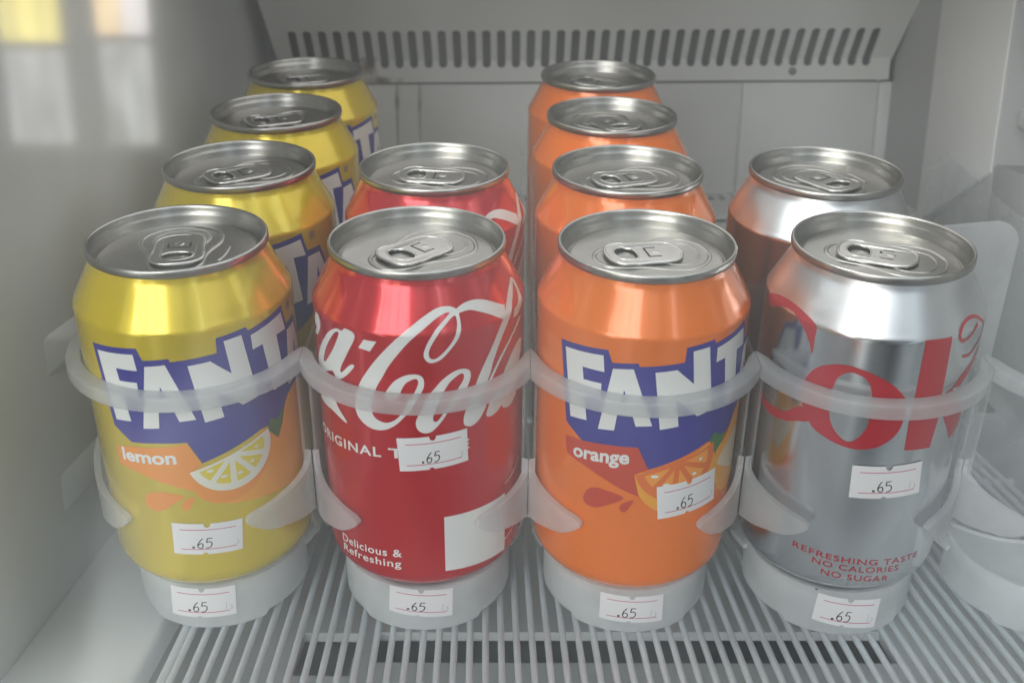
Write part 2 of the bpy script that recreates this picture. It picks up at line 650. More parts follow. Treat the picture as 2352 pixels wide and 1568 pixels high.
def sticker_layers(q, base, seed):
    rnd = random.Random(seed)
    # white paper, notched top and bottom, two magenta rules, the price
    ol = [(0, 0)]
    for k in range(9):
        a = PI*k/8
        ol.append((.46-.035*math.cos(a), .055*math.sin(a)))
    ol += [(1, 0), (1, 1)]
    for k in range(13):
        a = PI*k/12
        ol.append((.50+.048*math.cos(a), 1-.13*math.sin(a)))
    ol.append((0, 1))
    L = [([bilinear(q, ol)], 0, base)]
    def rule(v, u0, u1, w=.012):
        return [bilinear(q, [(u0, v-w), (u1, v-w), (u1, v+w), (u0, v+w)])]
    L += [(rule(.80, .11, .90), 1, base+.05), (rule(.17, .11, .90), 1, base+.05)]
    # handwritten-looking 6 and 5 as pen strokes
    def stroke(pts, w, mi):
        P = crom(pts, 6, False)
        lft, rgt = [], []
        for i, p in enumerate(P):
            a, b = P[max(i-1, 0)], P[min(i+1, len(P)-1)]
            dx, dy = b[0]-a[0], (b[1]-a[1])*.55
            l = math.hypot(dx, dy) or 1
            ww = w*(.8+.4*abs(math.sin(i*.7+seed)))
            lft.append((p[0]-dy/l*ww, p[1]+dx/l*ww*1.8))
            rgt.append((p[0]+dy/l*ww, p[1]-dx/l*ww*1.8))
        V = lft+rgt
        n = len(P)
        T = [(i, i+1, n+i+1, n+i) for i in range(n-1)]
        return (bilinear(q, V), T), mi, base+.06
    dx = rnd.uniform(-.02, .02)
    sl = rnd.uniform(-.05, .06)
    sx, sy = rnd.uniform(.92, 1.1), rnd.uniform(.92, 1.1)
    def sh(P): return [(.46+(x-.46)*sx+dx+sl*(y-.35)+rnd.uniform(-.003, .003), .36+(y-.36)*sy+rnd.uniform(-.006, .006)) for x, y in P]
    L.append(stroke(sh([(.435, .53), (.395, .42), (.375, .30), (.395, .22), (.43, .21), (.448, .28), (.43, .36), (.395, .35), (.38, .30)]), .0085, 2))
    L.append(stroke(sh([(.565, .53), (.525, .53), (.50, .525)]), .008, 2))
    L.append(stroke(sh([(.502, .53), (.495, .45), (.493, .40), (.53, .42), (.56, .37), (.558, .27), (.53, .21), (.49, .205)]), .0085, 2))
    L.append(([bilinear(q, sh([(.30, .20), (.335, .20), (.337, .265), (.302, .27)]))], 2, base+.06))
    g = rnd.uniform(.80, .86)
    L.append(stroke([(g+.06, .36), (g+.085, .30), (g+.075, .22), (g+.045, .20)], .006, 3))
    if rnd.random() < .7: L.append(stroke([(g, .46), (g+.005, .34), (g-.005, .22)], .005, 3))
    return L
STK = lambda: [M['paper'], M['line'], M['pen'], M['ghost']]

# ================================================================== the fridge
fr = empty('display_fridge', (0, .345, -.06), label='white plastic fridge cabinet with slotted back vent behind the cans', cat='fridge')
FO = (0, 345, -60)       # its empty's place; children are built in world millimetres and shifted
def fo(o):
    o.location = (-FO[0]*MM, -FO[1]*MM, -FO[2]*MM)
    return o
def roll(x, z): return z + (x-26)*.0157

# back panel with moulded grooves
tiles = [(-172, -155.5), (-154.3, -79.6), (-78.8, -65.4), (-64.6, 135.2), (136.2, 220.4), (221.4, 229)]
V, F = boxes([(a, b, 345, 348, 50, 133.2) for a, b in tiles] + [(-172, 229, 347, 352, 40, 133)])
V = [(x, y, roll(x, z)) for x, y, z in V]
fo(bevel(mesh('back_panel', V, F, M['white'], fr), .5))
# slotted vent cover: upright strip, then a slope that leans out toward the viewer
def vent():
    ang = math.radians(50)
    def mp(x, s, t):
        if s <= 13: y, z = 345+t, 134.4+s
        else: y, z = 345-(s-13)*math.cos(ang)+t*math.sin(ang), 147.4+(s-13)*math.sin(ang)+t*math.cos(ang)
        return (x, y, roll(x, z))
    holes = []
    for k in range(40):
        x = -140+351*k/39
        h = []
        for i in range(9):
            a = PI+PI*i/8
            h.append((x+2.55*math.cos(a), 11.0+2.4*math.sin(a)))
        for i in range(9):
            a = PI*i/8
            h.append((x+2.55*math.cos(a), 34.5+2.4*math.sin(a)))
        holes.append(h)
    outer = [(-152, 0), (226, 0), (226, 13), (234, 120), (-160, 120), (-152, 13)]
    fo(solid('vent_cover', [outer]+holes, mp, 1.6, M['white'], fr, cuts=[('y', 13)]))
vent()
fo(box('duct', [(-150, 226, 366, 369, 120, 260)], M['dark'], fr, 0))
V = [(-152.5, 345, 147), (-152.5, 370, 147), (-160.5, 276, 230), (-160.5, 370, 230), (-151.5, 345, 147), (-151.5, 370, 147), (-159.5, 276, 230), (-159.5, 370, 230)]
fo(mesh('vent_side', V, [(0, 1, 3, 2), (4, 6, 7, 5), (0, 2, 6, 4), (1, 5, 7, 3), (0, 4, 5, 1), (2, 3, 7, 6)], M['white'], fr))
V = [(225.5, 345, 150), (225.5, 370, 150), (233.5, 276, 233), (233.5, 370, 233), (226.5, 345, 150), (226.5, 370, 150), (234.5, 276, 233), (234.5, 370, 233)]
fo(mesh('vent_side', V, [(0, 1, 3, 2), (4, 6, 7, 5), (0, 2, 6, 4), (1, 5, 7, 3), (0, 4, 5, 1), (2, 3, 7, 6)], M['white'], fr))
v, f = tube([(166, 345.2, 142), (166, 344.3, 142)], 2.4, False, 20)
fo(mesh('screw_hole', v, f, M['dark'], fr))  # dark disc painted in for the shaded screw hole
# walls, added ceiling, outer back, floor under the rack
fo(box('rear_wall', [(-180, 262, 370, 376, -120, 320)], M['wall'], fr, 0))
fo(box('added_ceiling', [(-180, 262, -60, 372, 224, 230)], M['wall'], fr, 0))  # unseen, set low to keep steep light off the rear cans
LW = [(-185, -165, -85, 370, -120, 300)]
fo(box('left_wall', LW, M['wall'], fr, 0))
for z in (64, 13, -41):
    zz = 9
    V = [(-166, 2, z-zz/2-4), (-166, 340, z-zz/2-4), (-161.5, 22, z-zz/2+1.5), (-161.5, 340, z-zz/2+1.5), (-166, 2, z+zz/2+4), (-166, 340, z+zz/2+4), (-161.5, 22, z+zz/2-1.5), (-161.5, 340, z+zz/2-1.5)]
    F = [(0, 2, 3, 1), (4, 5, 7, 6), (0, 1, 5, 4), (1, 3, 7, 5), (3, 2, 6, 7), (2, 0, 4, 6)]
    fo(bevel(mesh('shelf_rib', V, F, M['wall'], fr), 1.5, 3))
fo(box('rack_ledge', [(-166, -123.5, -80, 330, -34, -22.5)], M['wall'], fr, 2.5))
M['wall_shaded'] = pmat('side_wall_shaded_plastic', (.52, .53, .54), .5, noise=.06, nscale=7)  # darker copy of the wall plastic, the right wall's shade put into its colour
fo(box('right_wall', [(229, 262, 186.5, 370, -120, 300), (229, 262, -85, 186.5, -120, 108), (252, 290, -85, 186.5, 108, 300)], M['wall_shaded'], fr, .8))
# right wall flat, turned forward and coloured paler to look lit
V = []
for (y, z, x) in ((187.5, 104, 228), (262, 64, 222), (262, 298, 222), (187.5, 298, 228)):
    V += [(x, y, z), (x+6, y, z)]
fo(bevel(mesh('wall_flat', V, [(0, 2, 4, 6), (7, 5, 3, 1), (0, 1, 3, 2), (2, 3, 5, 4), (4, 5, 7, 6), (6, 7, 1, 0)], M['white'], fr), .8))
for z in (99+62, 131, 191):
    fo(box('shelf_rib', [(234, 254, -80, 180, z-4.6, z+4.6)], M['white'], fr, 1.6))
# ledge at the foot of the back panel, a row of slots in its top
hol = []
for k in range(44):
    x = -84+7.1*k
    hol.append([(x, 318), (x+3.6, 318), (x+3.6, 338), (x, 338)])
fo(solid('rear_ledge', [[(-165, 268), (229, 268), (229, 347), (-165, 347)]]+hol, lambda x, y, t: (x, y, roll(x, 65)-t), 2.5, M['white'], fr, bv=0))
fo(box('rear_ledge_front', [(-165, 229, 268.5, 271, -60, 61.8)], M['white'], fr, 0))
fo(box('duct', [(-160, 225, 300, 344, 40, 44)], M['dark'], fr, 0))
# lower floor with a long dark drain slot
hol = [[(-88, 8), (-66, 8), (-66, 37), (-88, 37)], [(-58, 17), (146, 20), (146, 42), (-58, 38)]]
fo(solid('lower_floor', [[(-165, -85), (229, -85), (229, 268), (-165, 268)]]+hol, lambda x, y, t: (x, y, -62-t), 4, M['floor'], fr))
fo(box('drain', [(-165, 229, -85, 268, -86, -80), (-165, 229, -85, -81, -80, -66.5), (-165, 229, 264, 268, -80, -66.5)], M['drain'], fr, 0))

# ================================================================== wire rack
rk = empty('wire_rack', (0, 0, -.0215), (0, 0, math.radians(1.7)), label='white coated wire rack of close straight bars under the milky can tray', cat='rack')
nb = 0
for k in range(-23, 45):
    x = -3.6 + 5.2*k
    if x < -114 or x > 224: continue
    v, f = tube([(x, -84, 0), (x, 262, 0)], 1.15, False, 10)
    mesh('bar', v, f, M['bar'], rk, smooth=True)
    nb += 1
for y in (-70, 100, 240):
    v, f = tube([(-116, y, -2.6), (226, y, -2.6)], 1.7, False, 10)
    mesh('cross_bar', v, f, M['bar'], rk, smooth=True)
v, f = tube([(-115.5, -84, -.4), (-115.5, 262, -.4)], 1.5, False, 10)
mesh('edge_bar', v, f, M['bar'], rk, smooth=True)

# ================================================================== gravity-feed can tray, five lanes
tr = empty('can_tray', (0, 0, 0), (TILT, 0, 0), label='milky translucent five lane can tray with scalloped front hoops and small price stickers', cat='can tray')
LX = [-107.2, -34.6, 35.6, 107.6, 179.4]
HP = 35.85
def arc(x, y, r, a0, a1, n=28):
    return [(x+r*math.sin(math.radians(a0+(a1-a0)*i/n)), y-r*math.cos(math.radians(a0+(a1-a0)*i/n))) for i in range(n+1)]
BX = [LX[0]-39.4] + [(a+b)/2 for a, b in zip(LX, LX[1:])] + [LX[-1]+36]
for li, lx in enumerate(LX):
    L, R = BX[li]+.06, BX[li+1]-.06
    def hang(x, r): return math.degrees(math.asin(max(-1, min(1, (x-lx)/r))))
    # hoop: flange that rises to the can and a lip hanging from its outer edge
    ro = 38.9
    a0, a1 = (-104 if li == 0 else hang(L, ro)), hang(R, ro)
    ai0 = -104 if li == 0 else -78
    N = 40
    prof = lambda: None
    V, F = [], []
    for i in range(N+1):
        t = i/N
        ao = math.radians(a0+(a1-a0)*t)
        ai = math.radians(ai0+(78-ai0)*t)
        dxo, dyo = math.sin(ao), -math.cos(ao)
        ring = []
        po = (lx+ro*dxo, ro*dyo)
        pi_ = (lx+34.3*math.sin(ai), -34.3*math.cos(ai))
        if i == N or (i == 0 and li): pi_ = ((L if i == 0 else R), -5.0)
        lipi = (lx+(ro-1.6)*dxo, (ro-1.6)*dyo)
        if i == 0 and li: lipi = (L, po[1]+1.8)
        if i == N: lipi = (R, po[1]+1.8)
        ring = [(po[0], po[1], 75.2), (po[0], po[1], 79.2), (po[0]*.94+pi_[0]*.06, po[1]*.94+pi_[1]*.06, 79.9), (pi_[0], pi_[1], 80.3), (pi_[0], pi_[1], 78.7), (lipi[0], lipi[1], 78.0), (lipi[0], lipi[1], 75.2)]
        V += ring
    m_ = 7
    for i in range(N):
        for k in range(m_):
            k2 = (k+1) % m_
            F.append((i*m_+k, (i+1)*m_+k, (i+1)*m_+k2, i*m_+k2))
    F.append(tuple(range(m_-1, -1, -1)))
    F.append(tuple(N*m_+k for k in range(m_)))
    bevel(mesh('hoop', V, F, M['frost'], tr), .45, 2, 40)
    # pair of lower arms that hold the can
    for s in (-1, 1):
        edge = (R if s > 0 else L)
        rA = 36.0
        amax = abs(hang(edge, rA+1.2))
        top = [(amax, 43.0), (74, 39.0), (66, 36.6), (52, 34.8), (40, 33.4), (34, 32.6), (31.0, 31.3)]
        bot = [(30.8, 30.3), (34, 28.3), (40, 25.6), (46, 24.2), (52, 23.4), (62, 21.6), (72, 20.4), (amax, 19.6)]
        ol = crom(top, 4, False) + crom(bot, 4, False)
        ol = [(s*a, z) for a, z in ol]
        def am(a, z, t, lx=lx):
            q = math.radians(a)
            r = 34.9+t
            return (lx+r*math.sin(q), -r*math.cos(q), z)
        ac = [('x', s*x) for x in range(33, 80, 4)]
        solid('arm', [ol], am, 2.1, M['frost_arm'], tr, cuts=ac, bv=.5)
    # front apron that stands on the rack, stepped bottom edge
    ol = [(-100, 2.5), (100, 2.5), (100, -13.6), (43, -13.6), (40, -15.4), (-40, -15.4), (-43, -13.6), (-100, -13.6)]
    ac = [('x', x) for x in range(-96, 100, 5)]
    def ap(a, z, t, lx=lx):
        q = math.radians(a)
        r = 27.3+t
        return (lx+r*math.sin(q), -r*math.cos(q), z)
    solid('front_apron', [ol], ap, 1.5, M['frost_dense'], tr, cuts=ac, bv=.3)
    # lane floor: solid tongue in front, thin see-through floor behind with cross openings
    tongue = [(lx+x_, y_) for x_, y_ in arc(0, 0, 28.0, -90, 90)] + [(lx+30, 0), (lx+33, 8), (lx+33, 30)] + [(lx+x_, 34-y_*-1.0) for x_, y_ in arc(0, 0, 31.5, 80, -80)] + [(lx-33, 30), (lx-33, 8), (lx-30, 0)]
    v, f = tube([(lx+x_, 34+y_, -.3) for x_, y_ in arc(0, 0, 31.5, -76, 76)], .9, False, 8)
    mesh('floor_rim', v, f, M['frost_dense'], tr, smooth=True)
    solid('floor_tongue', [tongue], lambda x, y, t: (x, y, -2.2+t), 2.0, M['frost_dense'], tr)
    hl = [[(lx-26, 94), (lx+26, 94), (lx+26, 116), (lx-26, 116)], [(lx-26, 170), (lx+26, 170), (lx+26, 190), (lx-26, 190)]]
    fl = [(lx+x_, 34+y_) for x_, y_ in arc(0, 0, 33.5, -78, 78)] + [(lx+33, 31), (lx+33, 238), (lx-33, 238), (lx-33, 31)]
    solid('lane_floor', [fl]+hl, lambda x, y, t: (x, y, -3.2+t), 1.2, M['frost_clear'], tr)
for bi, bx in enumerate(BX):
    for sd in (-1, 1):
        if (bi == 0) or (bi == len(BX)-1 and sd > 0): continue
        ol = [(238, -3), (238, 60), (225, 72), (-11.2, 74)] + crom([(-11.4, 60), (-11.2, 30), (-10.2, 20), (-4, 9), (6, 2), (18, -3)], 4, False)
        solid('divider', [ol], lambda y, z, t, bx=bx, sd=sd: (bx+sd*1.9-.4+t, y, z), .8, M['frost_clear'], tr)
# paddle at the back of the empty lane
ol = [(146, -1), (184, -1), (184, 88)] + [(184-9+9*math.cos(math.radians(a)), 86+9*math.sin(math.radians(a))) for a in range(10, 91, 10)] + [(146, 92)]
solid('back_stop', [ol], lambda x, z, t: (x, 70+t, z), 1.6, M['frost'], tr, bv=.5)
def apron_wrap(lx):
    def f(a, z, off):
        q = math.radians(a)
        n = (math.sin(q), -math.cos(q), 0)
        r = 28.85+off
        return (lx+r*n[0], r*n[1], z), n
    return f
for li, q in ((0, [(-21.5, 1.4), (22.0, 1.6), (-24.0, -11.2), (20.5, -10.4)]), (1, [(-21, 2.4), (21.5, 1.4), (-22.5, -8.6), (20.5, -10.2)]),
              (2, [(-21.5, .4), (21, -.2), (-21.5, -10.6), (21.5, -11.6)]), (3, [(-21, 1.0), (22.0, -1.2), (-22.5, -10.4), (21.0, -13.6)])):
    wrap('price_sticker', sticker_layers(q, .12, 11+li), STK(), tr, apron_wrap(LX[li]))
mesh('speck', *lathe([(0, .05), (0.01, .55)], 10, True), M['speck'], tr).location = ((107.6-11)*MM, -26.6*MM, 2.3*MM)

# ================================================================== the cans
def lid_parts(root, ta):
    prof = [(112.45, 25.85), (112.5, 26.8), (112.8, 27.15), (113.6, 27.25), (114.6, 27.2), (115.05, 27.0), (115.2, 26.7), (115.1, 26.35), (114.7, 26.1), (113.9, 25.95), (112.6, 25.7), (112.2, 25.45), (111.8, 25.35), (110.2, 25.05), (109.3, 24.8), (108.9, 24.6), (108.75, 24.35), (108.9, 24.1), (109.4, 23.85), (109.9, 23.6), (110.08, 23.3), (110.1, 22.5), (110.1, 12), (110.1, 3), (110.1, .01)]
    v, f = lathe(prof, 112)
    ca, sa = math.cos(ta), math.sin(ta)
    def rot(P): return [(x*ca-y*sa, x*sa+y*ca, z) for x, y, z in P]
    # pressed ridges: teardrop recess round the tab, score of the mouth (x axis: finger end -> mouth)
    tear = crom([(-13, 6.5, 110.05), (-16.2, 0, 110.05), (-13, -6.5, 110.05), (-3, -8.6, 110.05), (6, -12.2, 110.05), (13.5, -11.3, 110.05), (18.6, -5.5, 110.05), (19.6, 0, 110.05), (18.6, 5.5, 110.05), (13.5, 11.3, 110.05), (6, 12.2, 110.05), (-3, 8.6, 110.05)], 6)
    v2, f2 = tube(rot(tear), .75, True, 8, .55)
    mouth = crom([(3.5, -6.8, 110.05), (9, -8.6, 110.05), (14.6, -6.2, 110.05), (16.6, 0, 110.05), (14.6, 6.2, 110.05), (9, 8.6, 110.05), (3.5, 6.8, 110.05)], 6, False)
    v3, f3 = tube(rot(mouth), .5, False, 8, .55)
    dash = crom([(-9, -12.5, 110.05), (-4, -14.2, 110.05), (1, -15.0, 110.05)], 5, False)
    v4, f4 = tube(rot(dash), .6, False, 8, .5)
    V, F = merge((v, f), (v2, f2), (v3, f3), (v4, f4))
    lid = mesh('lid', V, F, M['alu_lid'], root, smooth=True)
    # pull tab
    zt = 110.55
    ol = crom([(-12.6, 0), (-12.0, 4.6), (-9.4, 7.5), (-5, 7.9), (0, 7.3), (5, 7.4), (8.6, 6.2), (10.6, 2.8), (10.9, 0), (10.6, -2.8), (8.6, -6.2), (5, -7.4), (0, -7.3), (-5, -7.9), (-9.4, -7.5), (-12.0, -4.6)], 4)
    fing = crom([(-10.2, 0), (-8.9, 3.9), (-6.2, 4.9), (-3.6, 3.6), (-2.8, 0), (-3.6, -3.6), (-6.2, -4.9), (-8.9, -3.9)], 4)
    flap = [(-.2, 3.6), (3.9, 3.6), (3.9, 3.0), (.45, 3.0), (.45, -3.0), (3.9, -3.0), (3.9, -3.6), (-.2, -3.6)]
    def rp(x, y, t): return (x*ca-y*sa, x*sa+y*ca, zt+t+ (.35 if x < -6 else 0))
    tab = solid('pull_tab', [ol, fing, flap], rp, .55, M['alu'], lid, bv=0)
    v5, f5 = tube(rot([(x, y, zt+.25+(.35 if x < -6 else 0)) for x, y in ol]), .52, True, 8)
    v6, f6 = tube(rot([(x, y, zt+.35+(.3 if x < -6 else 0)) for x, y in fing]), .42, True, 8)
    rv, rf = lathe([(110.2, 1.7), (110.9, 1.7), (111.2, 1.3), (111.3, .8), (111.3, .02)], 20)
    rv = [(x+3.1*ca, y+3.1*sa, z) for x, y, z in rv]
    V, F = merge((v5, f5), (v6, f6), (rv, rf))
    mesh('tab_curl', V, F, M['alu'], lid, smooth=True)
    return lid

BODY_PROF = [(0.9, 21.5), (0.15, 22.6), (0.0, 23.6)] + [(float(z), float(r)) for z, r in zip(PZ[::2], PR[::2])]
def make_can(name, x, y, paint, tab_deg, label, group, spin=0):
    root = empty(name, RX @ (Vector((x, y, 0))*MM), (TILT, 0, 0), label, 'drink can', group)
    if spin:
        root.rotation_mode = 'XYZ'
        root.rotation_euler = (Matrix.Rotation(TILT, 4, 'X') @ Matrix.Rotation(math.radians(spin), 4, 'Z')).to_euler()
    bp = [(3.5, 0.02), (2.8, 14), (1.6, 19.5)] + BODY_PROF
    v, f = lathe(bp, 128)
    b = mesh('can_body', v, f, M[paint], root, smooth=True)
    lid_parts(root, math.radians(tab_deg-spin))
    return root

# ---- the big block lettering with its dark blue ground (angle in degrees, height in mm)
B_GROUND = [(-51.9, 91.8), (-23, 93.4), (-20.6, 89.5), (-7.3, 90.3), (-6.7, 89.2), (16.4, 90.2), (16.8, 95), (33.2, 95.8), (34.3, 94.4), (60.5, 96.6), (64, 89.4), (75.5, 89.4), (90, 68), (80, 65), (65.4, 64.8), (51.4, 59.4), (35.7, 59.9), (1.7, 53.7), (-4.5, 61.6), (-20.8, 61.2), (-35.3, 60.2), (-46, 64.6), (-47.8, 72.3), (-49.5, 81.2)]
B_F = [(-48.4, 90), (-25.3, 91.3), (-24.4, 85.9), (-36.8, 85.7), (-35.9, 81.6), (-25.6, 81.9), (-25.7, 76.9), (-35, 76.4), (-33, 67.9), (-43.3, 67.1)]
B_A = [[(-20, 87.6), (-9.5, 88.3), (1.9, 69.3), (-6.6, 69), (-8.5, 72.6), (-16.4, 72.3), (-17.5, 66.7), (-26.3, 66.1)], [(-13.7, 81.1), (-11.3, 77), (-14.5, 76.9)]]
B_N = [(1.4, 87.5), (12.6, 88), (22.6, 82.4), (20.5, 93.5), (30.3, 93.8), (36, 71.6), (26.5, 70.8), (13.6, 78.1), (16, 68.5), (6, 67.9)]
B_T = [(35.6, 92.6), (59.3, 94.5), (62.4, 88), (53.4, 88.4), (57.4, 71.3), (47, 70.7), (42.4, 88), (35.9, 87.7)]
B_E = [[(64, 87), (74.3, 87.2), (87, 70.2), (78.5, 69.8), (76.8, 73.3), (69.3, 73), (68.3, 69.3), (60.3, 68.8)], [(71.6, 82), (73.6, 77), (70.6, 77)]]
def block_logo(root, d):
    sh = lambda P: [(a+d, z) for a, z in P]
    L = [([sh(B_GROUND)], 0, .05)]
    for P in (B_F, B_N, B_T): L.append(([sh(P)], 1, .10))
    for P in (B_A, B_E): L.append(([sh(q) for q in P], 1, .10))
    reg, T = text2d('\u00ae', .0)
    L.append((([(66.5+d+x*5.0, 93.0+y*3.0) for x, y in reg], T), 0, .06))
    return can_print('logo', L, [M['ink_blue'], M['ink_white']], root)

def half_slice(P0, P1, depth, rind, pulp, base, edge, seeds, side=-1):
    """half fruit slice hanging below the chord P0-P1"""
    u0, u1 = np.array(P0, float), np.array(P1, float)
    k = .5777
    c = (u0+u1)/2
    ax = (u1-u0)/2
    # perpendicular in mm
    am = np.array([ax[0]*k, ax[1]])
    pm = np.array([am[1], -am[0]])
    pm = pm/np.linalg.norm(pm)*depth
    pe = np.array([pm[0]/k, pm[1]])
    def pt(r, th): return tuple(c + ax*r*math.cos(th) + pe*r*math.sin(th))
    L = []
    L.append(([[pt(1.0, PI*i/30) for i in range(31)]], rind, base))
    n = 5
    for j in range(n):
        a0, a1 = PI*j/n+.09, PI*(j+1)/n-.09
        sec = [pt(.20, (a0+a1)/2)] + [pt(.80, a0+(a1-a0)*i/8) for i in range(9)]
        L.append(([sec], pulp, base+.04))
        ac = (a0+a1)/2
        q = pt(.60, ac+.05)
        L.append(([[(q[0]+1.2*math.cos(t*.785)*(1+.2*j % 2), q[1]+.55*math.sin(t*.785)) for t in range(8)]], seeds, base+.07))
    return L

def fruit_lemon(root):
    L = [([[(-34.8, 56.9), (-23.5, 58.5), (8.6, 61), (14.4, 53.4), (7.9, 50.7), (10.7, 43.3), (-4.8, 46.4), (-23.1, 49.5), (-34, 50.5)]], 0, .11)]
    L += [([crom([(52.8, 59.1), (57, 55), (62, 57), (72, 66), (90, 66), (95, 50), (82, 34), (60, 34.5), (38, 36), (24, 37.6), (14, 42), (30, 42), (48, 50)], 4)], 3, .055)]
    L += [([[(52.5, 58.4), (55, 62), (60, 60.5), (67, 63), (64, 58), (59.5, 53.6)]], 4, .13)]
    L += [([crom([(52.8, 59.1), (53, 51), (45, 43), (33, 38.6), (20, 38.2), (10, 42), (7.5, 50.7), (30, 54)], 4)], 0, .08)]
    L += half_slice((7.5, 50.7), (52.8, 59.1), 12.6, 1, 2, .15, None, 1)
    L += [([crom([(-20.3, 39.1), (-18.5, 41.3), (-14.5, 42.7), (-6.5, 43.2), (2.8, 41.9), (-3.5, 39.2), (-8.5, 36.8), (-14.4, 35.6), (-19, 36.8)], 4)], 0, .09)]
    L += [([crom([(8.1, 41.4), (5.2, 41.3), (2, 39.9), (.6, 38.1), (2.1, 36.5), (5, 37.4)], 4)], 0, .09)]
    return can_print('fruit_picture', L, [M['ink_amber'], M['ink_rind'], M['ink_lemon'], M['ink_swirl'], M['ink_green']], root)

def fruit_orange(root):
    L = [([[(-46.1, 59.8), (-35.3, 60.2), (-20.8, 61.2), (-4.5, 61.6), (1.7, 53.7), (-5.5, 51.8), (-2.3, 43.7), (-12.1, 46), (-23.5, 49.3), (-33.8, 51.7), (-44.7, 53.4)]], 0, .11)]
    L += [([crom([(44, 55), (52, 58), (64, 66), (80, 65), (90, 52), (80, 40), (60, 36), (48, 40), (44, 48)], 4)], 3, .055)]
    L += [([crom([(46, 50), (54, 54.5), (66, 58), (72, 50), (66, 43), (58, 45), (52, 47)], 4)], 5, .09)]
    L += [([[(37.4, 60.2), (40.3, 62.8), (45, 60.5), (51.4, 60.2), (48.5, 57.3), (42.9, 54.6), (40, 56)]], 4, .13)]
    L += [([crom([(37.7, 59.6), (42, 55.5), (43.9, 48.5), (40, 41.8), (29, 37.4), (17.7, 36.6), (7.5, 38.4), (-1, 43.1), (-5.6, 51.5), (14, 54)], 4)], 3, .10)]
    L += half_slice((-5.2, 51.7), (40.5, 59.2), 14.0, 1, 2, .15, None, 6)
    L += [([crom([(-32.8, 39.7), (-30, 43.3), (-23.2, 44.8), (-10, 42.9), (-18.8, 39.1), (-25.5, 37.2), (-31.1, 37.5)], 4)], 0, .09)]
    L += [([crom([(-4.9, 42.2), (-10.6, 40.7), (-12.1, 38.6), (-9.4, 37.4), (-6.5, 39.7)], 4)], 0, .09)]
    return can_print('fruit_picture', L, [M['ink_red'], M['ink_peel'], M['ink_pulp'], M['ink_swirl'], M['ink_green'], M['ink_pale'], M['ink_white']], root)

